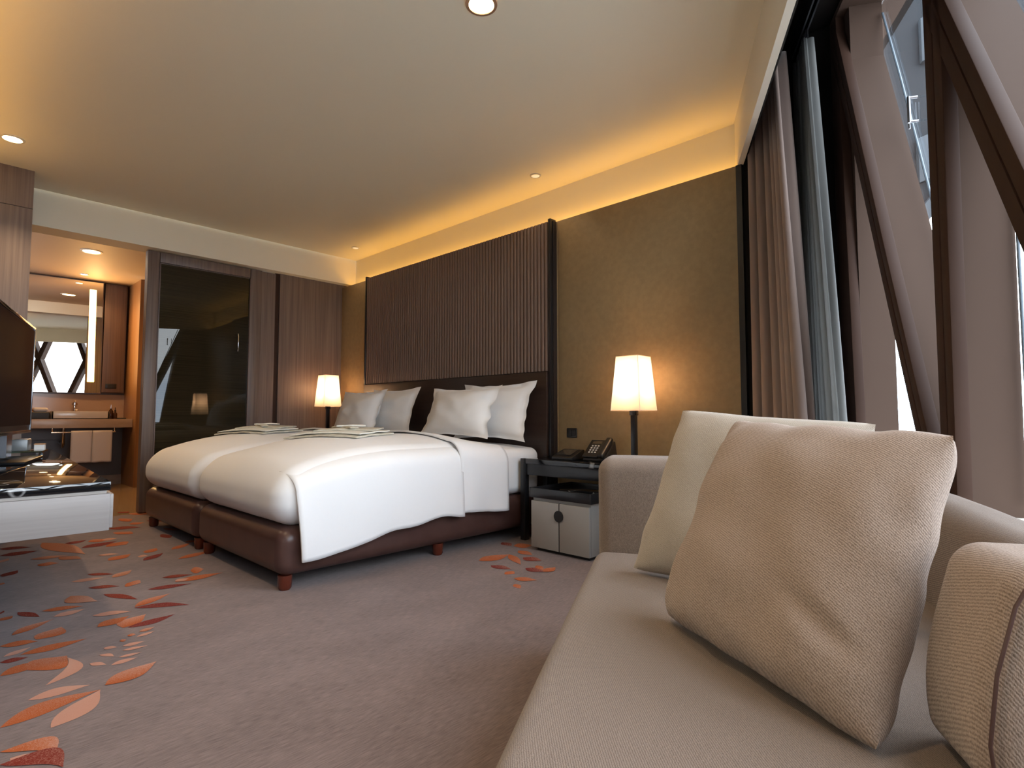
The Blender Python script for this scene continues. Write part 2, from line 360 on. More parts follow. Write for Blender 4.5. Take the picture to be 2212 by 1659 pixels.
# TV wall, pillar, rear and side walls (out of frame, they close the room)
st(bx('wall_tv', 'veneer', (-5.47, -2.2, -.14, 0.0, 0, 2.8)))
pl = st(bx('wall_pillar', 'veneer', (-9.1, -5.467, -.14, .485, 0, 2.445)))
pl2 = st(bx('wall_pillar_upper', 'veneer', (-6.2, -5.467, -.14, .485, 2.449, 2.8)))
st(bx('wall_side', 'ceiling_paint', (-2.32, -2.2, -2.3, -.14, 0, 2.8)))
st(bx('wall_rear', 'ceiling_paint', (-2.4, 3.3, -2.4, -2.3, 0, 3.1)))
# bathroom wall: fixed veneer panel, dark joint, sliding door with smoked glass
wb_ = st(bx('wall_bathroom', 'veneer', (-6.06, -5.975, 2.60, 3.46, 0, 2.44)))
bx('joint', 'frame_brown', (-6.06, -5.99, 2.555, 2.60, 0, 2.44), wb_)
bx('skirting', 'bath_cabinet', (-5.975, -5.967, 2.60, 3.344, 0, .08), wb_)
dr = st(bx('door_1', 'veneer', (-6.05, -5.985, 1.355, 2.555, .01, 2.43)))
for b in ((1.355, 1.452, 0, 2.43), (2.285, 2.40, 0, 2.43), (1.455, 2.28, 2.325, 2.43), (1.455, 2.28, .01, .25)):
    bx('stile', 'veneer', (-5.985, -5.962, b[0], b[1], b[2] + .01, b[3]), dr, bevel=.003)
bx('bead', 'bath_cabinet', (-5.984, -5.955, 1.452, 1.460, .25, 2.33), dr)
bx('bead', 'bath_cabinet', (-5.984, -5.955, 2.277, 2.285, .25, 2.33), dr)
bx('glass_panel', 'smoked_glass', (-5.984, -5.976, 1.459, 2.278, .25, 2.325), dr)
MB().tube([(-5.955, 2.17, 1.55), (-5.945, 2.17, 1.58), (-5.945, 2.17, 1.70), (-5.955, 2.17, 1.73)], .006).build('pull_handle', 'chrome', dr, smooth=60)

# ---------------------------------------------------------------- window wall (slanted)
V0, VR, VG = .93, .975, 1.125
def UZ(u, z, v): return UV(u, v, z)
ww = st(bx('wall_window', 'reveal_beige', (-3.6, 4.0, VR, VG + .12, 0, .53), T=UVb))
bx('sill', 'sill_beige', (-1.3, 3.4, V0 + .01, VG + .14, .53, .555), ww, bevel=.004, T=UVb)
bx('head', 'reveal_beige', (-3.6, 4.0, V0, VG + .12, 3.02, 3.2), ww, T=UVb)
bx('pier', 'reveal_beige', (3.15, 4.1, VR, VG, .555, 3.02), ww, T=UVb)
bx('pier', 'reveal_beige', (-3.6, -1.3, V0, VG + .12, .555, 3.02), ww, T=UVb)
MB().prism([(3.10, .40), (3.36, .40), (3.55, 3.03), (3.22, 3.03)], UZ, V0, VR).build('jamb_frame', 'frame_brown', ww, bevel=.004)
def member(poly_out, ins=.02):
    """brown inner frame (two bars with a groove between them) + beige body out to the glass; poly given as left line and right line of (u,z) points"""
    left, right = poly_out
    def lerp(k): return [((1 - k) * a[0] + k * b[0], (1 - k) * a[1] + k * b[1]) for a, b in zip(left, right)]
    for a, b in ((0, .47), (.53, 1)):
        MB().prism(lerp(a) + lerp(b)[::-1], UZ, V0, VR).build('frame_bar', 'frame_brown', ww, bevel=.003)
    MB().prism(lerp(.44) + lerp(.56)[::-1], UZ, V0 + .012, VR).build('frame_groove', 'pocket_dark', ww)
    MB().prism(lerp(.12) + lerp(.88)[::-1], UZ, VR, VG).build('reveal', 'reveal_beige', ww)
member(([(3.40, 3.02), (3.09, 2.363), (2.764, 1.575), (2.45, .817), (2.36, .555)], [(3.25, 3.02), (2.985, 2.363), (2.668, 1.575), (2.352, .817), (2.243, .555)]))
member(([(2.245, 3.02), (2.256, .555)], [(2.115, 3.02), (2.16, .555)]))
member(([(2.25, 2.345), (1.785, 1.379), (1.388, .555)], [(2.13, 2.345), (1.66, 1.379), (1.26, .555)]))
def diag(u0, z0, u1, z1, w=.11): member(([(u0 + w / 2, z0), (u1 + w / 2, z1)], [(u0 - w / 2, z0), (u1 - w / 2, z1)]))
HV = 2.0
for uu, s in ((1.02, 1), (-.06, -1)):
    diag(uu, HV, uu - s * .56, .555); diag(uu - s * .33, 2.9, uu, HV)
    diag(uu + s * .33, 2.9, uu, HV)
diag(-.06, HV, -.62, .555); diag(1.02, HV, 1.26, 1.20)
# glass panes with slim frames
for a, b in ((2.20, 3.6), (1.32, 2.20), (-1.3, 1.32)):
    g = bx('pane', 'window_glass', (a + .003, b - .003, VG + .003, VG + .009, .556, 3.018), ww, T=UVb)
for pts in ([(3.14, 2.95), (2.95, 2.47), (2.63, 1.60), (2.22, .58)], [(2.14, .6), (2.14, 2.2)]):
    MB().tube([UZ(u, z, VG - .002) for u, z in pts], .005, 6).build('gasket', 'gasket_blue', ww, smooth=60)
hb_ = MB()
for z in (2.20, 2.31):
    hb_.tube([UV(2.80, VG, z), UV(2.80, VG - .035, z)], .006)
hb_.tube([UV(2.80, VG - .035, 2.195), UV(2.80, VG - .035, 2.315)], .007); hb_.tube([UV(2.86, VG - .012, 2.195), UV(2.86, VG - .012, 2.315)], .004)
hb_.build('window_handle', 'steel_dark', ww, smooth=60)
# outer facade bracing seen through the glass and towers of the city beyond
t = thing('facade_fin', UV(4.8, 2.2, 1.5), 'dark grey outer facade fin with pale panels seen through the tall window glass', 'facade fin')
def VZ(v, z, u): return UV(u, v, z)
MB().prism([(1.40, 1.75), (3.4, 4.2), (3.4, 7.5), (1.40, 7.5)], VZ, 4.75, 4.90).build('fin_panel', 'fin_dark', t, bevel=.01)
for a, z in ((1.88, 2.62), (1.93, 3.55), (1.72, 2.30)): MB().prism([(a, z), (a + .10, z + .04), (a + .10, z + .38), (a, z + .34)], VZ, 4.70, 4.75).build('pale_panel', 'fin_pale', t, bevel=.006)
MB().prism([(1.40, 1.75), (1.46, 1.75), (1.46, 7.5), (1.40, 7.5)], VZ, 4.66, 4.75).build('edge_profile', 'fin_blue', t, bevel=.006)
MB().prism([(1.46, 1.75), (1.46, 1.90), (3.4, 4.35), (3.4, 4.2)], VZ, 4.66, 4.75).build('edge_profile', 'fin_pale', t, bevel=.006)
def tower(x, y, w, d, ztop, mat, label):
    t = thing('tower_block', (x, y, -40), label, 'building')
    bx('core', mat, (x - w / 2, x + w / 2, y - d / 2, y + d / 2, -40, ztop), t)
    m = MB(); z = -39.0
    while z < ztop - 1:
        m.box(x - w / 2 - .15, x + w / 2 + .15, y - d / 2 - .15, y + d / 2 + .15, z, z + 1.2); z += 3.2
    o = m.build('floor_bands', 'tower_pale' if mat != 'tower_pale' else 'tower_dark', t); o['kind'] = 'stuff'
tower(118, 72, 12, 12, -2.5, 'tower_dark', 'grey city tower with pale floor bands, leftmost outside the window')
tower(122, 54, 16, 12, -6, 'tower_pale', 'pale city tower with dark window bands outside the window')
tower(115, 88, 10, 10, -5, 'tower_blue', 'blue glass city tower outside the window')
tower(130, 20, 18, 14, -9, 'tower_dark', 'low dark tower block far outside the window')
gp = st(MB().prism([(2, -400), (600, -400), (600, 400), (2, 400)], XY, -41, -40).build('ground_outside', 'ground_city'))

# ---------------------------------------------------------------- bathroom beyond the opening
XM = -8.85
st(bx('wall_bathroom_rear', 'bath_grey', (XM - .12, XM - .02, .2, 3.8, 0, 2.9)))
st(bx('ceiling_bathroom', 'bath_ceiling', (-9.0, -6.12, .2, 3.8, 2.62, 2.70)))
st(bx('wall_bathroom_side', 'bath_wood', (-8.97, -8.22, 1.80, 1.92, 0, 2.62)))
wr_ = st(bx('wall_bathroom_return', 'bath_wood', (-8.36, -8.22, 1.92, 2.16, 0, 2.62)))
st(bx('wall_bathroom_end', 'bath_wood', (-8.20, -6.06, 2.20, 2.30, 0, 2.62)))
# ---------------------------------------------------------------- carpet leaves (woven pattern)
LEAF_COL = {'o': (.40, .105, .036), 'r': (.19, .032, .022), 'p': (.50, .255, .19), 'm': (.17, .030, .028), 'f': (.38, .15, .085)}
leaf_v = []; leaf_f = []; leaf_c = []
def leaf(p0, p1, hw, col, curve=.0, fade=.55):
    p0 = Vector(p0); p1 = Vector(p1); d = p1 - p0; n = Vector((-d.y, d.x)).normalized(); N = 12; k = len(leaf_v)
    for i in range(N + 1):
        t = i / N; w = hw * .86 * (math.sin(math.pi * t ** .8) ** 1.15 if 0 < t < 1 else 0.02)
        c = p0 + d * t + n * curve * d.length * math.sin(math.pi * t)
        for q, s in enumerate((-1, 0, 1)):
            leaf_v.append((c.x + n.x * w * s, c.y + n.y * w * s, .0012 + .00003 * (k % 37)))
            leaf_c.append((*LEAF_COL[col], fade * (t + .35 * s) if fade > 0 else .0))
    for i in range(N):
        for q in (0, 1):
            a = k + i * 3 + q; leaf_f.append((a, a + 1, a + 4, a + 3))
def pl_leaf(x0, y0, x1, y1, h, col, curve=0, fade=.55, z8=True):
    # ends and half-height in the pixel frame of the lower-left photo quarter
    s = .36707
    def g(x, y): q = pix(x * s, 1050 + y * s, 2, 0) if z8 else pix(x, y, 2, 0); return Vector((q.x, q.y))
    a, b = g(x0, y0), g(x1, y1); mx_, my_ = (x0 + x1) / 2, (y0 + y1) / 2
    L_ = math.hypot(x1 - x0, y1 - y0); nx_, ny_ = -(y1 - y0) / L_, (x1 - x0) / L_
    c = g(mx_, my_); e = g(mx_ + nx_ * h, my_ + ny_ * h); d = (b - a).normalized(); w = abs((e - c).x * -d.y + (e - c).y * d.x)
    leaf(a, b, w, col, curve, fade)
LV = [(0,1425,590,1200,42,'o',.10,.3),(165,1262,530,1172,26,'p',.08,.8),(300,1425,590,1200,62,'p',-.05,.5),(0,1120,290,1020,26,'o',.05,.1),
 (165,1085,395,1000,62,'o',-.1,.4),(270,1175,395,1010,48,'p',-.2,.9),(0,1040,165,1010,14,'r',0,0),(20,1008,180,950,12,'p',0,.9),(120,995,510,900,20,'o',.0,.1),
 (0,945,225,915,18,'o',.05,.1),(215,905,362,830,40,'o',-.1,.6),(70,880,315,785,18,'o',.05,.6),(315,772,500,725,14,'p',.0,.8),(105,745,235,772,20,'r',0,0),
 (0,795,75,765,14,'o',0,.2),(245,738,490,708,13,'o',.03,.2),(415,650,575,680,36,'f',-.1,.8),(545,765,770,740,14,'p',.05,.6),(575,832,760,768,22,'o',.03,.2),
 (725,835,860,755,40,'o',.1,.7),(750,835,1030,755,17,'m',-.05,0),(795,712,1005,632,18,'o',.05,.6),(790,718,1115,700,16,'m',.09,0),(610,638,810,668,17,'r',.02,0),
 (745,575,828,572,22,'o',0,.6),(520,600,705,590,11,'r',.02,.1),(420,565,610,540,10,'p',0,.7),(515,520,670,520,9,'r',0,0),(665,540,775,495,16,'f',0,.7),
 (870,610,1125,575,12,'m',0,0),(1030,565,1310,510,15,'o',0,.2),(1120,500,1200,490,22,'o',0,.6),(955,540,1130,522,10,'r',0,.1),(1030,562,1110,545,10,'p',0,.9),
 (620,1175,920,1035,42,'o',-.02,.7),(0,1570,320,1590,60,'o',.30,.6),(0,1645,370,1659,70,'r',.25,.15),(60,1605,320,1585,40,'p',-.1,.9),(530,1045,625,1052,14,'p',0,.7),
 (585,995,670,1005,12,'p',.1,.6),(655,1055,810,1010,12,'p',.05,.7),(610,955,690,950,11,'p',0,.6),(705,915,745,905,9,'o',0,.6),(750,880,800,875,9,'o',0,.6),
 (820,860,910,830,10,'f',0,.7),(805,890,910,855,8,'p',0,.8),(720,945,850,915,10,'p',0,.7),(720,970,870,940,8,'p',0,.8),(700,1010,835,980,8,'p',0,.8),
 (15,535,105,497,17,'r',0,0),(0,412,225,382,12,'m',0,0),(0,370,180,362,10,'m',0,0),(0,442,55,438,12,'p',0,.5),(0,585,20,570,12,'o',0,.3),(0,748,25,745,10,'r',0,0),
 (845,440,960,395,14,'m',0,0),(860,395,920,365,18,'o',0,.3),(810,415,870,410,8,'p',0,.8),(945,300,1015,290,16,'r',.05,.1),(1050,430,1240,380,12,'o',0,.3),(1010,375,1120,335,12,'o',0,.3),
 (480,365,690,325,12,'m',0,0),(380,345,510,318,9,'m',0,0),(690,285,770,268,18,'o',0,.5),(650,340,745,345,22,'o',0,.3),(640,250,830,243,10,'r',0,.1),(250,335,500,400,40,'f',0,.4),
 (640,440,770,400,16,'o',0,.3),(580,408,700,400,7,'p',0,.8),(220,465,345,455,12,'o',0,.5),(180,432,400,410,10,'f',0,.6),(350,420,480,430,16,'f',0,.4),(700,205,780,195,14,'o',0,.4),
 (860,205,990,208,5,'r',0,0),(790,170,860,155,16,'o',0,.4),(840,140,900,120,14,'o',0,.5),(1090,330,1170,320,8,'o',0,.3),(520,330,640,310,12,'o',0,.5),(600,318,690,308,8,'p',0,.7),
 (700,160,760,150,8,'r',0,.1),(760,225,850,215,8,'o',0,.4),(960,250,1060,262,6,'o',0,.3)]
for l in LV: pl_leaf(*l)
for l in [(1035,1212,1100,1198,8,'o'),(1100,1198,1125,1220,9,'o'),(1060,1222,1105,1230,5,'m'),(1085,1172,1105,1180,6,'r'),(1110,1180,1150,1178,6,'o'),(1120,1190,1150,1200,6,'o'),(1130,1205,1170,1212,6,'r'),
          (1135,1228,1180,1236,6,'m'),(1160,1222,1172,1232,7,'o'),(1175,1236,1200,1226,7,'o'),(1110,1250,1160,1254,5,'o'),(1112,1262,1124,1272,7,'o'),(1092,1236,1112,1240,6,'o')]: pl_leaf(*l, z8=False, fade=.3)
rl_ = random.Random(3)
for k in range(46):   # the woven drift of leaves goes on past the left edge of the photograph
    x_, y_ = rl_.uniform(-2.1, -.9), rl_.uniform(-1.7, .0); a_ = rl_.gauss(.25, .35); l_ = rl_.uniform(.09, .24)
    leaf((x_, y_), (x_ + l_ * math.cos(a_), y_ + l_ * math.sin(a_)), l_ * rl_.uniform(.10, .24), rl_.choice('ooorpmf'), rl_.uniform(-.08, .08), rl_.uniform(0, .7))
me = bpy.data.meshes.new('carpet_leaves'); me.from_pydata([Vector(p) - WL[fl] for p in leaf_v], [], leaf_f); me.materials.append(MATS['carpet_leaf'])
ca = me.color_attributes.new('leaf', 'FLOAT_COLOR', 'POINT'); ca.data.foreach_set('color', [c for q in leaf_c for c in q])
lo_ = bpy.data.objects.new('carpet_leaf_pattern', me); COL.objects.link(lo_); lo_.parent = fl; lo_['kind'] = 'stuff'; WL[lo_] = WL[fl]

# ================================================================== SOFA
SF = thing('sofa', UV(.9, .3, 0), 'low brown woven fabric sofa in the foreground by the window', 'sofa')
def seat_fn(x, y, z):
    if z > .36: z += .006 * nz3(x, y, 0, 2.5)
    return UV(x, y, z)
MB().rbox(-.14, 1.985, -.235, .66, .14, .42, .045, 4, (20, 12, 4), seat_fn).build('seat', 'sofa_fabric', SF, smooth=60)
MB().rbox(1.985, 2.20, -.225, .80, .10, .735, .05, 5, (4, 10, 6), UVb).build('arm', 'sofa_fabric', SF, smooth=60)
MB().rbox(-.36, -.145, -.225, .80, .10, .735, .05, 5, (4, 10, 6), UVb).build('arm', 'sofa_fabric', SF, smooth=60)
def back_fn(u, v, z): return UV(u, v, z - .05 * (1 - sstep(.9, 1.9, u)) * sstep(.3, .6, z))
MB().rbox(-.15, 1.99, .645, .80, .10, .675, .06, 5, (12, 4, 6), back_fn).build('backrest', 'sofa_fabric', SF, smooth=60)
for u in (-.3, 2.12):
    for v in (-.15, .72): MB().lathe(UV(u, v, 0), [(.02, 0), (.025, .11)], 12).build('foot', 'plinth_black', SF, smooth=40)

def pillow(name, BL, BR, TL, TR, T, mat, label, cat, group=None, flange=0, pinch=.07, n=34, seed=0, wr=.010, belly=2.4, bend=0, corner=0, dent=None):
    BL, BR, TL, TR = map(Vector, (BL, BR, TL, TR)); nrm = (BR - BL).cross(TL - BL).normalized()
    m = MB(); g = {}
    def w(s): 
        s = min(max((s - flange) / (1 - 2 * flange), 0), 1) if flange else s
        return max(0, 1 - abs(2 * s - 1) ** belly) ** .6
    vs_ = []; N = n
    for side in (1, -1):
        for j in range(N + 1):
            for i in range(N + 1):
                s, t_ = i / N, j / N
                if side == -1 and (i in (0, N) or j in (0, N)): g[side, i, j] = g[1, i, j]; continue
                ss = s + pinch * (s - .5) * -2 * (1 - (2 * t_ - 1) ** 2) * abs(2 * s - 1); tt = t_ + pinch * (t_ - .5) * -2 * (1 - (2 * s - 1) ** 2) * abs(2 * t_ - 1)
                cr = 1 - corner * (abs(2 * s - 1) * abs(2 * t_ - 1)) ** 5; ss = .5 + (ss - .5) * cr; tt = .5 + (tt - .5) * cr
                p = BL.lerp(BR, ss).lerp(TL.lerp(TR, ss), tt)
                h = T * w(s) * w(t_)
                h += wr * nz3(s * 3 + seed, t_ * 3, side * 3.1 + seed, 1.7) * (1 if 0 < i < N and 0 < j < N else 0) * (.4 + w(s) * w(t_))
                if dent and side == 1:
                    for (ds, dt, da, dl, dw_, dd) in dent:
                        xx, yy = (s - ds) * math.cos(da) + (t_ - dt) * math.sin(da), -(s - ds) * math.sin(da) + (t_ - dt) * math.cos(da); h -= dd * math.exp(-(xx / dl) ** 2 - (yy / dw_) ** 2)
                edge = min(s, 1 - s, t_, 1 - t_)
                p = p + nrm * (side * (h / 2 + .003) + bend * ((2 * s - 1) ** 2)) + nrm * wr * 1.2 * nz3(s * 6 + seed, t_ * 6 + 5, seed) * max(0, 1 - edge * 9)
                g[side, i, j] = len(vs_); vs_.append(p)
    fs = []
    for side in (1, -1):
        for j in range(N):
            for i in range(N):
                q = [g[side, i, j], g[side, i + 1, j], g[side, i + 1, j + 1], g[side, i, j + 1]]; fs.append(q if side == 1 else q[::-1])
    m.add(vs_, fs); o = m.build(name, mat, smooth=75)
    return tag(o, label, cat, group)
pillow('scatter_cushion', UV(1.338, .000, .424), UV(.862, .274, .424), UV(1.445, .170, .874), UV(1.005, .445, .858), .17, 'cushion_brown', 'brown woven square cushion at the front of the sofa', 'cushion', 'sofa cushions', pinch=.02, wr=.016, seed=2, n=60, belly=3.6, corner=.042, dent=((.84, .27, R(155), .13, .04, .026), (.10, .90, R(60), .10, .04, .012), (.95, .62, R(95), .16, .04, .012)))
pillow('scatter_cushion', UV(1.720, -.098, .424), UV(1.48, .36, .424), UV(1.75, .056, .906), UV(1.50, .50, .868), .13, 'cushion_light', 'pale beige cushion leaning behind the brown one on the sofa', 'cushion', 'sofa cushions', pinch=.02, wr=.010, seed=9, n=44, belly=3.6, corner=.035)
bc = thing('back_cushion', UV(.87, .5, .42), 'boxed brown back cushion with a dark piped seam, at the right edge', 'cushion')
def bc_fn(u, v, z):
    v2 = v + .035 * sstep(.44, .70, z) - .02 * math.sin(max(0, min(1, (z - .42) / .3)) * math.pi); return UV(u + .03 * sstep(.42, .75, z) * 0, v2, z)
MB().rbox(.785, .965, .365, .655, .425, .705, .035, 5, (6, 8, 8), bc_fn).build('cushion_body', 'cushion_brown', bc, smooth=60)
MB().tube([bc_fn(.789, .372, .43 + .022), bc_fn(.786, .370, .50), bc_fn(.786, .370, .58), bc_fn(.786, .370, .66), bc_fn(.788, .380, .692), bc_fn(.788, .41, .70), bc_fn(.788, .60, .70)], .0022, 8).build('piping', 'leather', bc, smooth=60)

# ================================================================== BEDS
TOPZ = .70
def bed(xl, xr, y0, key, label):
    xc, hw = (xl + xr) / 2, (xr - xl) / 2
    B = thing('twin_bed', (xc, y0 + 1, 0), label, 'bed', 'twin beds')
    MB().rbox(xl, xr, y0, 3.235, .072, .315, .07, 5, (6, 10, 4)).build('bed_base', 'leather', B, smooth=60)
    MB().box(xl + .08, xr - .08, y0 + .08, 3.2, .20, .318).build('base_top', 'leather', B)
    for lx in (xl + .07, xr - .07):
        for ly in (y0 + .06, (y0 + 3.24) / 2 + .05, 3.16):
            MB().lathe((lx, ly, 0), [(.026, 0), (.034, .012), (.036, .074)], 16).build('leg', 'leg_wood', B, smooth=40)
    def mfn(x, y, z): return (x, y, z + (topz(x, y, xc, hw, y0) - .012 - .025 * (1 - sstep(2.5, 2.86, y)) - .645) * sstep(.40, .58, z))
    MB().rbox(xl + .02, xr - .015, y0 + .09, 3.235, .318, .645, .06, 5, (10, 14, 4), mfn).build('mattress', 'linen', B, smooth=60)
    return B
def topz(x, y, xc, hw, y0):
    t = min(1, abs((x - xc) / hw)); q = min(max((y - y0) / .75, 0), 1); f = 1 - (1 - q) ** 2.3
    z = (.585 + .100 * f) + (.012 + .062 * f) * (1 - t ** 2.2)
    h = sstep(2.36, 2.86, y); return z * (1 - h) + (.652 + .030 * (1 - t * t)) * h
def duvet(xl, xr, y0, y1, label, flap, seed):
    xc, hw = (xl + xr) / 2, (xr - xl) / 2
    D = thing('duvet', (xc, y0 + .6, .32), label, 'duvet', 'white duvets on the twin beds')
    def fn(x, y, z):
        k = sstep(.36, .60, z); zz = z + (topz(x, y, xc, hw, y0) - .60) * k
        bulge = .012 * math.sin(math.pi * min(max((z - .31) / .29, 0), 1))
        x2 = x + bulge * ((x - xc) / hw); y2 = y - bulge * 1.4 * (1 - sstep(y0, y0 + .3, y))
        zz += .006 * nz3(x, y, seed, 3.2) * k
        y2 += .006 * nz3(x * 2, z, seed + 3, 4) * (1 - sstep(y0, y0 + .2, y))
        return (x2, y2, zz)
    MB().rbox(xl, xr, y0, y1 + .36, .312, .60, .12, 7, (22, 24, 8), fn).build('cover', 'linen', D, smooth=75)
    if flap:
        def prof(s, y, off, zb):
            # s 0..1: over the shoulder and down the right side
            off = -.022 + (off + .022) * sstep(.02, .34, s); ze = topz(xr - .12, y, xc, hw, y0); x1 = xr + .020 + off
            if s < .35:
                a = s / .35 * math.pi / 2; return x1 - .15 + .15 * math.sin(a), ze + off - .135 + .135 * math.cos(a) if True else 0
            q = (s - .35) / .65; z0 = ze + off - .135
            return x1 + .010 * math.sin(q * 2.2) + .018 * q, z0 + (zb - z0) * q
        def fl_fn(a, s):
            y = (y0 + .055 + .035 * s) + (y1 - .02 - y0 - .055 - .035 * s) * a
            zb = .150 + .10 * sstep(0, .75, a) + .012 * math.sin(a * 17) * sstep(.3, .6, a) + .008 * nz3(a * 5, 0, seed)
            x, z = prof(s, y, .006, zb); x += .010 * math.sin(a * 22 + 1) * s * sstep(.4, .8, a) * .6 + .006 * nz3(a * 6, s * 2, seed + 1)
            return (x, y, z)
        o = MB().grid(fl_fn, 44, 26).build('side_drop', 'linen', D, smooth=80)
        md = o.modifiers.new('thick', 'SOLIDIFY'); md.thickness = .012; md.offset = 0
    def sh_fn(a, s):
        # turned-down sheet band over the whole width
        y = (y1 - .045 + .006 * math.sin(s * 9)) + .46 * a * (1 + .05 * math.sin(s * 5))
        W = hw * 2; side = .44 if flap else .12; tot = side + W + .1; d = s * tot - .1
        off = .017 * (1 - .3 * a)
        if d < 0: x, z = xl - .012, topz(xl, y, xc, hw, y0) - .10 + d
        elif d < W - .10: 
            x = xl + d; z = topz(x, y, xc, hw, y0) + off - .10 * (1 - sstep(0, .12, d))
        else:
            q = d - (W - .10); ze = topz(xr - .10, y, xc, hw, y0) + off
            if q < .20:
                t_ = q / .20 * math.pi / 2; x = xr - .10 + (.128 if flap else .112) * math.sin(t_); z = ze - .125 + .125 * math.cos(t_)
            else: x = xr + (.028 if flap else .012) + .03 * (q - .2) + .006 * math.sin(a * 9) * (q - .2) * 4; z = ze - .125 - (q - .20) * (1 - .06 * a)
        return (x + .003 * nz3(a * 4, s * 4, seed), y, z + .004 * nz3(a * 5, s * 7, seed + 2))
    o = MB().grid(sh_fn, 16, 80).build('turned_down_sheet', 'linen', D, smooth=80)
    md = o.modifiers.new('thick', 'SOLIDIFY'); md.thickness = .014; md.offset = 0
    return D
bed(-4.005, -2.765, 1.235, 'near', 'twin bed on a brown leather base, nearer the window and black nightstand')
bed(-5.285, -4.045, 1.235, 'far', 'twin bed on a brown leather base, nearer the bathroom')
duvet(-4.005, -2.765, 1.235, 2.43, 'white duvet with a hanging side drop on the nearer bed', True, 1)
duvet(-5.285, -4.045, 1.235, 2.43, 'white duvet tucked in on the bed nearer the bathroom', False, 5)
PG = 'white bed pillows'
def bpillow(x0, x1, yb, yt, zb, zt, T, label, seed, tilt=0, fl=.05):
    pillow('bed_pillow', (x0, yb, zb), (x1, yb, zb), (x0 + tilt, yt, zt), (x1 + tilt, yt, zt), T, 'pillow_linen', label, 'pillow', PG, flange=fl, pinch=.06, seed=seed, wr=.02)
bpillow(-3.78, -2.95, 2.84, 3.00, .715, 1.12, .20, 'white pillow in front on the bed nearer the nightstand', 11, 0)
bpillow(-3.60, -2.77, 3.05, 3.19, .690, 1.155, .14, 'white flanged pillow behind, on the bed nearer the nightstand', 12, 0, .06)
bpillow(-5.26, -4.47, 2.84, 3.00, .715, 1.14, .20, 'white pillow in front on the bed nearer the bathroom', 13, 0)
bpillow(-5.02, -4.21, 3.05, 3.19, .690, 1.16, .14, 'white flanged pillow behind, on the bed nearer the bathroom', 14, 0, .06)
# folded robes
def robe(cx, cy, rz, xc, hw, label, seed):
    c, s = math.cos(rz), math.sin(rz); z0 = topz(cx, cy, xc, hw, 1.235)
    t = thing('folded_robe', (cx, cy, z0), label, 'robe', 'folded robes on the beds')
    def layer(name, mat, hx, hy, dz, th, ox=0, oy=0, r2=0, sd=0):
        def fn(x, y, z):
            rx, ry = x * math.cos(r2) - y * math.sin(r2) + ox, x * math.sin(r2) + y * math.cos(r2) + oy
            X, Y = cx + rx * c - ry * s, cy + rx * s + ry * c
            e = max(abs(x) / hx, abs(y) / hy)
            return (X + .012 * nz3(x * 4, y * 4, sd), Y + .012 * nz3(x * 4, y * 4, sd + 7), topz(X, Y, xc, hw, 1.235) + dz + z * (1 - .3 * e ** 4) + .004 * nz3(x, y, sd, 12))
        MB().rbox(-hx, hx, -hy, hy, 0, th, th * .48, 3, (16, 12, 1), fn).build(name, mat, t, smooth=70)
    layer('folded_body', 'robe_cloth', .30, .20, .005, .016, sd=seed); layer('folded_body', 'robe_trim', .28, .17, .024, .012, .01, -.015, .05, sd=seed + 1)
    layer('sleeve', 'robe_cloth', .20, .13, .035, .014, .06, .02, .35, sd=seed + 2)
    layer('belt', 'robe_cloth', .17, .028, .048, .012, .03, .0, -.5, sd=seed + 3); layer('belt', 'robe_trim', .10, .03, .056, .012, .07, .02, .6, sd=seed + 4)
robe(-3.42, 1.92, R(20), -3.385, .62, 'beige folded robe with its belt, on the nearer bed', 20)
robe(-4.70, 1.90, R(15), -4.665, .62, 'beige folded robe lying on the bed nearer the bathroom', 30)

# ================================================================== HEADBOARD
HBY = YF - .06
HB = thing('headboard', (-4.02, HBY, 0), 'tall brown ribbed headboard panel behind both beds', 'headboard')
bx('back_panel', 'rib_back', (-5.345, -2.70, HBY + .016, YF - .002, .25, 2.405), HB)
bx('padded_panel', 'headboard_dark', (-5.325, -2.735, HBY - .03, HBY + .016, .25, 1.225), HB, bevel=.006)
NS = 70; x0, x1 = -5.325, -2.74; pw = (x1 - x0) / NS
sl = None
for k in range(NS):
    cx = x0 + (k + .5) * pw
    if sl is None:
        m = MB(); hw_ = pw * .40; prof = [(hw_, 0), (hw_, -.020), (hw_ - .004, -.0245), (-hw_ + .004, -.0245), (-hw_, -.020), (-hw_, 0)]
        m.rings([[(cx + a, HBY + .016 + b, z) for a, b in prof] for z in (1.232, 2.40)]); sl = m.build('slat', 'rib_wood', HB, smooth=50)
    else:
        o = sl.copy(); COL.objects.link(o); o.parent = HB; o.location = (k * pw, 0, 0)
for a, b in ((-5.352, -5.328), (-2.732, -2.706)): bx('side_post', 'black_metal', (a, b, HBY - .012, YF - .002, .0, 2.42), HB, bevel=.003)

# ================================================================== NIGHTSTANDS, LAMPS
def table(xa, xb, ya, yb, ht, label):
    t = thing('nightstand', ((xa + xb) / 2, (ya + yb) / 2, 0), label, 'nightstand', 'black nightstands')
    bx('top', 'black_marble', (xa + .03, xb - .03, ya + .003, yb, ht - .035, ht), t, bevel=.003)
    bx('apron', 'black_metal', (xa + .03, xb - .03, ya + .01, yb, ht - .115, ht - .036), t, bevel=.003)
    for x in (xa, xb - .045):
        for y in (ya, yb - .045): bx('leg', 'black_metal', (x, x + .045, y, y + .045, 0, ht), t, bevel=.003)
    return t
table(-2.745, -1.62, 2.97, 3.262, .58, 'black marble topped nightstand with the telephone on it')
table(-5.95, -5.46, 2.97, 3.325, .58, 'black nightstand in the corner beyond the beds')
cb = thing('minibar_cabinet', (-2.255, 3.02, 0), 'taupe two-door cabinet with a round black pull under the nightstand', 'cabinet')
bx('plinth', 'plinth_black', (-2.46, -2.04, 2.83, 3.22, 0, .022), cb)
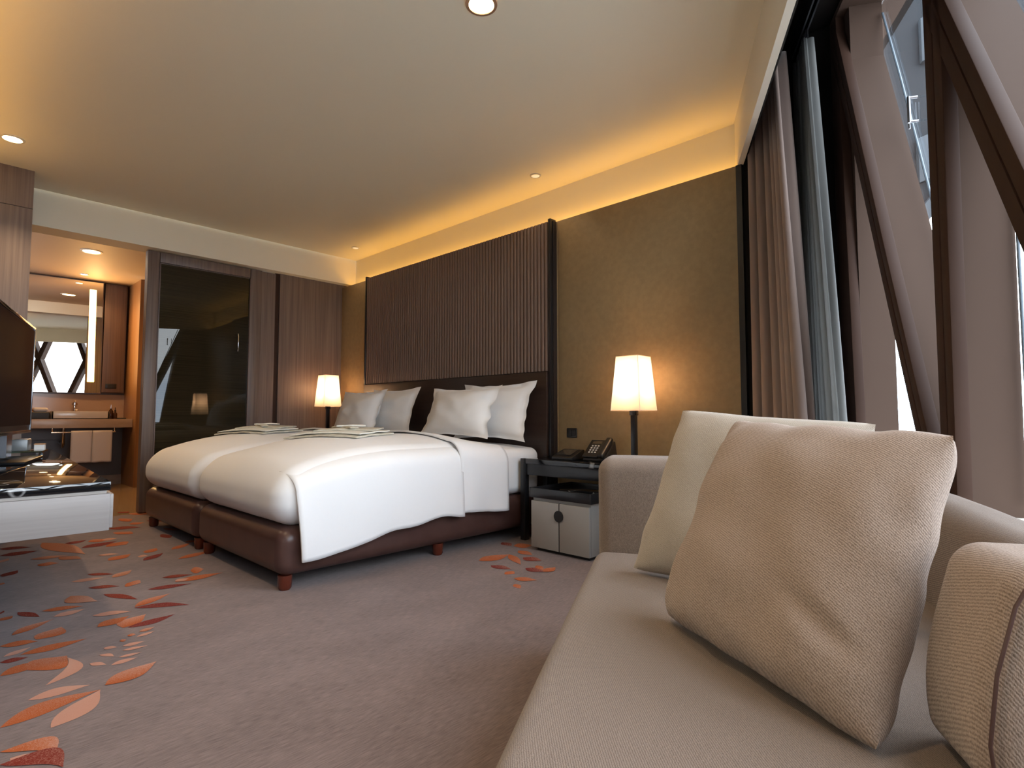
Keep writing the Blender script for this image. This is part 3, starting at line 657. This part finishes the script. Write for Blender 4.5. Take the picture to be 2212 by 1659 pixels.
bx('body', 'taupe_lacquer', (-2.49, -2.02, 2.822, 3.24, .022, .345), cb, bevel=.003)
for a, b in ((-2.49, -2.2585), (-2.2515, -2.02)): bx('door', 'taupe_lacquer', (a, b, 2.80, 2.821, .022, .325), cb, bevel=.003)
bx('door_gap', 'plinth_black', (-2.257, -2.253, 2.801, 2.822, .022, .325), cb)
pr = MB(); pr.rings([[(-2.255 + .036 * math.cos(2 * math.pi * i / 24), y, .245 + .036 * math.sin(2 * math.pi * i / 24)) for i in range(24)] for y in (2.793, 2.802)]); pr.build('round_pull', 'plinth_black', cb, smooth=40)
tr = bx('tray_top', 'black_marble', (-2.495, -2.01, 2.805, 3.25, .349, .392), cb, bevel=.003)
for i, b in enumerate(((-2.495, -2.01, 2.795, 2.812), (-2.495, -2.01, 3.245, 3.258), (-2.505, -2.495, 2.795, 3.258), (-2.015, -2.0, 2.795, 3.258))): bx('tray_edge', 'black_metal', (*b, .346, .408), cb, bevel=.002)

def lamp(cx, cy, zt, z0, z1, hb, ht, W, label):
    t = thing('table_lamp', (cx, cy, zt), label, 'table lamp', 'square shaded table lamps')
    MB().rbox(cx - .075, cx + .075, cy - .075, cy + .075, zt, zt + .02, .006, 2, (1, 1, 1)).build('base', 'black_metal', t, smooth=40)
    bx('stem', 'black_metal', (cx - .016, cx + .016, cy - .016, cy + .016, zt + .02, z0 + .06), t, bevel=.002)
    bx('collar', 'black_metal', (cx - .021, cx + .021, cy - .021, cy + .021, z0 - .03, z0 + .03), t, bevel=.002)
    m = MB(); q = lambda h, z: [(cx - h, cy - h, z), (cx + h, cy - h, z), (cx + h, cy + h, z), (cx - h, cy + h, z)]
    m.rings([q(hb, z0), q(ht, z1)], cap=False); sh = m.build('lamp_shade', 'lamp_shade', t)
    for h, z in ((hb, z0), (ht, z1)):
        e = MB()
        for i in range(4):
            a, b = q(h, z)[i], q(h, z)[(i + 1) % 4]; e.tube([a, b], .0022, 6)
        e.build('shade_rim', 'lamp_shade', sh)
    e = MB()
    for i in range(4): e.tube([q(hb, z0)[i], q(ht, z1)[i]], .0016, 6)
    e.build('shade_seam', 'paper_white', sh)
    MB().lathe((cx, cy, z0 + .06), [(.012, 0), (.016, .03), (.028, .075), (.02, .105), (.002, .115)], 14).build('bulb', 'lamp_disc', t, smooth=50)
    ld = bpy.data.lights.new('bulb_light', 'POINT'); ld.energy = W; ld.color = (1, .64, .37); ld.shadow_soft_size = .04
    o = bpy.data.objects.new('bulb_light', ld); COL.objects.link(o); o.parent = t; o.location = (0, 0, z0 + .20 - zt)
lamp(-1.881, 3.10, .58, .918, 1.262, .105, .079, 6.5, 'lit table lamp with white square shade beside the telephone')
lamp(-5.715, 3.05, .58, .992, 1.335, .105, .079, 6.5, 'lit table lamp with white square shade in the far corner')
# telephone, tablet
tp = thing('telephone', (-2.17, 3.13, .58), 'black desk telephone tilted up beside the lamp', 'telephone')
def tilt(cx, cy, z0, a, rz=0):
    def T(x, y, z):
        y2, z2 = y * math.cos(a) - z * math.sin(a), y * math.sin(a) + z * math.cos(a)
        return Vector((cx + x * math.cos(rz) - y2 * math.sin(rz), cy + x * math.sin(rz) + y2 * math.cos(rz), z0 + z2))
    return T
T = tilt(-2.165, 3.07, .585, R(48), R(8))
MB().prism([(3.07, .58), (3.23, .58), (3.20, .71), (3.19, .715), (3.065, .60)], lambda a, b, x: Vector((x, a, b)), -2.26, -2.085).build('base', 'phone_black', tp, bevel=.006)
T2 = tilt(-2.172, 3.062, .600, R(42.6))
MB().rbox(-.09, .035, .005, .165, .0, .014, .006, 2, (4, 4, 1), T2).build('faceplate', 'phone_black', tp, smooth=50)
MB().rbox(.04, .088, -.004, .172, .006, .04, .015, 3, (3, 8, 2), T2).build('handset', 'phone_black', tp, smooth=50)
for r_ in range(4):
    for c_ in range(3): MB().box(-.055 + c_ * .024, -.043 + c_ * .024, .04 + r_ * .020, .050 + r_ * .020, .014, .017, T2).build('key', 'phone_key', tp)
bx('display', 'tablet_screen', (-.06, .01, .122, .148, .014, .016), tp, T=T2)
tb = thing('control_tablet', (-2.42, 3.14, .58), 'small black control tablet on a stand beside the telephone', 'tablet')
MB().prism([(3.05, .58), (3.20, .58), (3.20, .645), (3.185, .65), (3.05, .60)], lambda a, b, x: Vector((x, a, b)), -2.52, -2.34).build('base', 'phone_black', tb, bevel=.005)
T3 = tilt(-2.43, 3.05, .604, R(19)); bx('screen', 'tablet_screen', (-.065, .055, .03, .125, .0, .003), tb, T=T3)
ot = thing('wall_switch', (-2.56, YF, .725), 'dark switch plate on the fabric wall above the nightstand', 'switch')
MB().rbox(-2.607, -2.512, YF - .010, YF, .722, .795, .008, 3, (2, 1, 2)).build('plate', 'black_metal', ot, smooth=50)
for a in (-2.595, -2.557): MB().rbox(a, a + .034, YF - .016, YF - .008, .735, .782, .003, 2, (2, 1, 2)).build('rocker', 'phone_black', ot, smooth=50)

# ================================================================== CURTAINS
def curtain(name, path, n, amp, z0, z1, mat, label, seed, ns=150):
    def fn(s, t):
        z = z0 + (z1 - z0) * t; (ua, va), (ub, vb), ut = path
        ue = ub + (ut - ub) * t ** 1.2
        u = ua + (ue - ua) * s; v = va + (vb - va) * s
        ph = 2 * math.pi * n * s + .5 * math.sin(3 * s + seed) + .25 * math.sin(4 * t + seed)
        a = amp * (.75 + .35 * math.sin(7 * s + seed)) * (1 - .25 * t)
        return UV(u + .35 * a * math.sin(2 * ph), v + a * math.sin(ph), z)
    c = thing(name, UV(path[0][0], path[0][1], 0), label, 'curtain')
    o = MB().grid(fn, ns, 26).build('curtain_panel', mat, c, smooth=85)
    md = o.modifiers.new('thick', 'SOLIDIFY'); md.thickness = .003
    for k in range(n + 1):
        p = fn(k / n, 1); MB().box(p.x - .006, p.x + .006, p.y - .006, p.y + .006, z1 - .01, z1 + .035).build('glider', 'steel_dark', c)
curtain('heavy_curtain', ((3.50, .545), (2.76, .665), 3.25), 6, .055, .02, 2.90, 'drape', 'heavy brown curtain drawn back into the corner beside the headboard wall', 1.0)
curtain('sheer_curtain', ((3.42, .775), (2.72, .785), 3.16), 7, .035, .02, 2.90, 'sheer', 'grey sheer curtain bunched behind the heavy brown one', 2.0)

# ================================================================== TV CONSOLE
ca_ = (-2.574, .493); cbk = (-5.46, .659)
def con(z0, z1, d, front, back=.0, inset=0):
    return [(ca_[0] - inset, back + .002), (ca_[0] - inset, ca_[1] - front), (cbk[0], cbk[1] - front), (cbk[0], back + .002)]
cs = thing('media_console', (-4.0, .3, .45), 'floating white media console with a glossy black marble top', 'console')
MB().prism(con(0, 0, 0, 0), XY, .602, .634).build('marble_top', 'black_marble', cs, bevel=.002)
MB().prism(con(0, 0, 0, .012, inset=.004), XY, .590, .601).build('shadow_gap', 'taupe_lacquer', cs)
MB().prism(con(0, 0, 0, .0, inset=.002), XY, .451, .589).build('body', 'white_lacquer', cs, bevel=.002)
dv = (Vector((cbk[0], cbk[1], 0)) - Vector((ca_[0], ca_[1], 0))); dl_ = dv.length; dv.normalize(); dn = Vector((dv.y * -1, dv.x, 0)) * -1
for k in range(3):
    a, b = .03 + k * .95, .03 + k * .95 + .93
    def CT(x, y, z): return Vector((ca_[0], ca_[1], 0)) + dv * x + dn * y + Vector((0, 0, z))
    MB().box(a, b, .0, .014, .456, .584, CT).build('drawer_front', 'white_lacquer', cs, bevel=.002)
# television
td = Vector((-math.cos(R(13)), math.sin(R(13)), 0)); tn = Vector((math.sin(R(13)), math.cos(R(13)), 0)); t0 = Vector((-4.60, .447, 0))
def TT(a, b, z): return t0 - td * a + tn * b + Vector((0, 0, z))
tv = thing('television', (-4.07, .33, .634), 'flat black television turned slightly on the marble console', 'television')
MB().rbox(0, 1.1, -.05, 0, .785, 1.437, .012, 3, (3, 2, 3), TT).build('housing', 'phone_black', tv, smooth=50)
bx('screen', 'screen_black', (.022, 1.078, .0005, .004, .83, 1.415), tv, T=TT)
for b in ((-.004, .012, -.052, .006, .785, 1.437), (0, 1.1, -.052, .006, 1.425, 1.441), (0, 1.1, -.052, .006, .781, .80)): bx('bezel', 'bezel', b, tv, bevel=.004, T=TT)
bx('neck', 'bezel', (.48, .62, -.04, -.01, .66, .80), tv, T=TT)
bx('base_plate', 'screen_black', (.25, .85, -.13, .10, .635, .65), tv, bevel=.004, T=TT)
gs = thing('glass_shelf', TT(.4, .1, .634), 'clear glass shelf on pegs under the television', 'shelf')
bx('glass_plate', 'shelf_glass', (-.02, .22, -.12, .09, .664, .674), gs, T=TT)
for a in (.0, .19):
    for b in (-.10, .06): bx('peg', 'chrome', (a, a + .012, b, b + .012, .634, .664), gs, T=TT)
pb = bx('media_box', 'device_grey', (.06, .20, -.10, .02, .675, .745), None, bevel=.006, T=TT); tag(pb, 'grey media box standing on the glass shelf under the television', 'media box')
wbx = thing('card_box', TT(-.0, .05, .674), 'small white card box on the glass shelf edge', 'box')
bx('box_body', 'paper_white', (-.012, .04, .03, .08, .674, .705), wbx, T=TT); bx('box_lid', 'orange_item', (-.014, .042, .028, .082, .705, .710), wbx, T=TT)

# ================================================================== BATHROOM FITTINGS
MRZ, MRT = R(4.4), R(1.0)
def MT(y, z, d):
    # mirror plate swung and tipped to steer the hexagon window into its reflection
    dy, dz = y - 1.515, z - 1.18
    return Vector((XM + d + .075 + math.tan(MRZ) * dy - math.tan(MRT) * (1.45 - dz) * -1 - .0, y, z)) if False else Vector((XM + .095 + d + math.tan(MRZ) * dy + math.tan(MRT) * dz, y, z))
mr = thing('bathroom_mirror', (XM + .05, 1.0, 1.18), 'large bathroom mirror with a vertical lit strip', 'mirror')
MB().prism([(.49, 1.18), (1.515, 1.18), (1.50, 2.60), (.49, 2.60)], MT, 0, .008).build('mirror_plate', 'mirror', mr)
MB().prism([(.49, 1.17), (1.525, 1.17), (1.510, 2.61), (.49, 2.61)], MT, -.03, -.002).build('mirror_backing', 'bath_cabinet', mr)
MB().prism([(1.378, 1.32), (1.448, 1.32), (1.432, 2.50), (1.362, 2.50)], MT, .009, .026).build('light_strip', 'led_warm', mr, bevel=.004)
area('strip_lamp', (XM + .17, 1.40, 1.9), (0, R(-90), 0), 1.15, .06, 14, (1, .55, .20), mr)
wc = thing('wall_cabinet', (XM + .05, 1.64, 1.19), 'tall brown wall cabinet right of the bathroom mirror', 'cabinet')
bx('cabinet_body', 'bath_cabinet', (XM - .02, XM + .085, 1.53, 1.775, 1.19, 2.615), wc); bx('cabinet_door', 'bath_cabinet', (XM + .086, XM + .105, 1.53, 1.765, 1.195, 2.61), wc, bevel=.003)
sw = thing('bathroom_switch', (XM + .105, 1.63, 1.24), 'dark switch plate low on the bathroom cabinet', 'switch'); bx('plate', 'phone_black', (XM + .105, XM + .113, 1.568, 1.688, 1.242, 1.305), sw, bevel=.003); bx('rocker', 'plinth_black', (XM + .113, XM + .117, 1.59, 1.665, 1.255, 1.292), sw)
bx('backsplash_panel', 'backsplash', (XM - .019, XM - .004, .49, 1.80, .86, 1.165), None); tag(bpy.data.objects['backsplash_panel'], 'warm stone backsplash behind the basin under the mirror', 'backsplash')
XCN = -8.35
ct = thing('vanity_counter', (XCN - .25, 1.2, .74), 'thick beige stone vanity counter in the bathroom', 'counter')
bx('counter_slab', 'counter_stone', (XM - .01, XCN, .49, 1.798, .745, .850), ct, bevel=.003)
bx('wall_bracket', 'bath_grey', (XM - .01, XM + .08, .52, 1.75, .60, .744), ct)
bs = thing('wash_basin', (XCN - .2, 1.28, .85), 'long rectangular pale wash basin on the vanity counter', 'basin')
for b in ((XCN - .37, XCN - .03, 1.0, 1.02, .85, .945), (XCN - .37, XCN - .03, 1.54, 1.56, .85, .945), (XCN - .05, XCN - .03, 1.0, 1.56, .85, .945), (XCN - .37, XCN - .35, 1.0, 1.56, .85, .945), (XCN - .37, XCN - .03, 1.0, 1.56, .85, .865)): bx('basin_wall', 'basin_ceramic', b, bs, bevel=.003)
ft = thing('basin_faucet', (XCN - .40, 1.27, .85), 'chrome mixer tap behind the wash basin', 'tap')
MB().lathe((XCN - .40, 1.265, .85), [(.026, 0), (.026, .01), (.02, .02), (.02, .165), (.03, .175), (.03, .20), (.01, .21)], 18).build('tap_body', 'chrome', ft, smooth=40)
MB().tube([(XCN - .40, 1.265, .98), (XCN - .33, 1.265, .985), (XCN - .27, 1.265, .965)], .012).build('spout', 'chrome', ft, smooth=60)
MB().tube([(XCN - .40, 1.265, 1.05), (XCN - .36, 1.265, 1.075)], .008).build('lever', 'chrome', ft, smooth=60)
ty = thing('amenity_tray', (XCN - .15, .9, .85), 'dark amenity box left of the wash basin', 'tray')
MB().rbox(XCN - .26, XCN - .03, .62, .985, .85, .935, .01, 2, (2, 2, 1)).build('tray_body', 'plinth_black', ty, smooth=40)
rt_ = thing('rolled_towel', (XCN - .14, .9, .94), 'rolled white hand towel in the dark amenity box', 'towel')
MB().rbox(XCN - .20, XCN - .07, .84, .975, .936, .985, .024, 4, (4, 4, 2)).build('roll', 'towel', rt_, smooth=60)
bt = thing('amenity_bottle', (XCN - .12, .835, .936), 'small amber bottle beside the rolled towel', 'bottle'); MB().lathe((XCN - .10, .815, .936), [(.016, 0), (.018, .01), (.018, .055), (.008, .07)], 14).build('body', 'orange_item', bt, smooth=40); MB().lathe((XCN - .10, .815, 1.0055), [(.009, 0), (.009, .018)], 12).build('cap', 'chrome', bt, smooth=40)
for k, (y, h, r_) in enumerate(((1.585, .12, .026), (1.625, .085, .022))):
    b = thing('soap_bottle', (XCN - .10, y, .85), ['dark soap dispenser bottle with a pump beside the basin', 'small dark soap bottle behind the dispenser'][k], 'bottle')
    MB().lathe((XCN - .10 + k * .03, y, .85), [(r_ * .9, 0), (r_, .006), (r_, h * .8), (r_ * .45, h), (r_ * .45, h + .01)], 16).build('body', 'amber_glass', b, smooth=40)
    pmz = h + .01; MB().lathe((XCN - .10 + k * .03, y, .85 + pmz), [(.010, 0), (.010, .018), (.004, .02), (.004, .05)], 12).build('pump', 'chrome' if k == 0 else 'plinth_black', b, smooth=40)
sd = thing('soap_dish', (XCN - .09, 1.70, .85), 'small dark soap dish at the right end of the counter', 'dish'); MB().rbox(XCN - .14, XCN - .05, 1.65, 1.74, .85, .866, .006, 2, (2, 2, 1)).build('dish', 'plinth_black', sd, smooth=40)
rl = thing('towel_rail', (XCN + .01, 1.3, .69), 'chrome towel rail under the vanity counter', 'towel rail')
MB().tube([(XCN + .02, 1.0, .693), (XCN + .02, 1.62, .693)], .008).build('bar', 'chrome', rl, smooth=60)
for y in (1.01, 1.61): MB().tube([(XCN + .02, y, .693), (XCN - .005, y, .72), (XCN - .005, y, .744)], .007).build('bracket', 'chrome', rl, smooth=60)
for k, (a, b) in enumerate(((1.183, 1.383), (1.388, 1.585))):
    t = thing('hanging_towel', (XCN + .02, (a + b) / 2, .69), ['folded grey towel, left one on the rail under the counter', 'folded grey towel, right one on the rail under the counter'][k], 'towel', 'towels on the rail')
    def tfn(s, q, a=a, b=b, k=k):
        d = q * .80
        y = a + (b - a) * s
        if d < .37: x, z = XCN + .035 + .004 * math.sin(s * 5 + k), .70 - (.37 - d) - .01 * nz3(s * 3, k, 0)
        elif d < .43: t_ = (d - .37) / .06 * math.pi; x, z = XCN + .02 + .015 * math.cos(t_), .70 + .012 * math.sin(t_)
        else: x, z = XCN + .003, .70 - (d - .43)
        return (x, y, z)
    o = MB().grid(tfn, 8, 40).build('towel_cloth', 'towel', t, smooth=70); md = o.modifiers.new('thick', 'SOLIDIFY'); md.thickness = .008
wp = thing('waste_trap', (XM + .2, 1.27, .4), 'chrome waste trap under the wash basin', 'pipe')
MB().tube([(XCN - .2, 1.14, .745), (XCN - .2, 1.14, .55), (XCN - .23, 1.14, .52), (XCN - .28, 1.14, .55), (XM - .02, 1.14, .56)], .018).build('pipe', 'chrome', wp, smooth=60)
bn = thing('waste_bin', (XCN - .1, 1.05, 0), 'brown waste bin standing under the vanity counter', 'bin'); MB().lathe((XCN - .08, 1.07, 0), [(.10, 0), (.115, .36), (.107, .36), (.10, .03)], 20).build('bin_body', 'bath_wood', bn, smooth=40)
st(bx('baseboard_bathroom', 'counter_stone', (XM - .02, XM + .0, .49, 1.80, 0, .12)))

# ================================================================== DOWNLIGHTS
def spot(loc, energy, col, ang, parent, blend=.6, rad=.03):
    ld = bpy.data.lights.new('downlight_lamp', 'SPOT'); ld.energy = energy; ld.color = col; ld.spot_size = R(ang); ld.spot_blend = blend; ld.shadow_soft_size = rad
    o = bpy.data.objects.new('downlight_lamp', ld); COL.objects.link(o); o.parent = parent; o.location = Vector(loc) - WL[parent]
def downlight(x, y, z, r, W, label, trim='trim_white', ang=110, group='recessed ceiling downlights', lens='lamp_disc', col=(1, .74, .46)):
    t = thing('recessed_downlight', (x, y, z), label, 'downlight', group)
    MB().rings([[(x + q * math.cos(2 * math.pi * i / 28), y + q * math.sin(2 * math.pi * i / 28), z + h) for i in range(28)] for q, h in ((r * 1.32, -.0005), (r * 1.30, -.006), (r * 1.05, -.008), (r, -.002))], cap=False).build('trim_ring', trim, t, smooth=50)
    MB().lathe((x, y, z - .0045), [(r * .99, 0), (r * .98, .003)], 24).build('lens', lens, t)
    spot((x, y, z - .02), W, col, ang, t)
downlight(-1.758, 1.646, ZC, .055, 28, 'lit recessed downlight at the top middle of the ceiling', 'trim_copper')
downlight(-4.919, .315, ZC, .050, 60, 'lit recessed downlight near the brown pillar on the left')
downlight(-2.76, 3.162, ZC, .032, 3, 'small recessed downlight near the cove above the nightstand', lens='lens_dim')
downlight(-5.409, 3.178, ZC, .032, 3, 'small recessed downlight near the cove in the far corner', lens='lens_dim')
downlight(-7.19, 1.122, 2.62, .075, 60, 'larger lit downlight in the bathroom ceiling', col=(1, .56, .22), ang=150)
downlight(-8.41, 1.25, 2.62, .035, 26, 'small lit downlight near the bathroom mirror', col=(1, .56, .22), ang=140)
# unseen downlights added as warm fill for the ceiling and sofa
downlight(-2.55, .25, ZC, .05, 34, 'added unseen fill downlight in front of the television wall'); downlight(-.75, .05, ZC, .05, 46, 'added unseen fill downlight above the near end of the sofa')
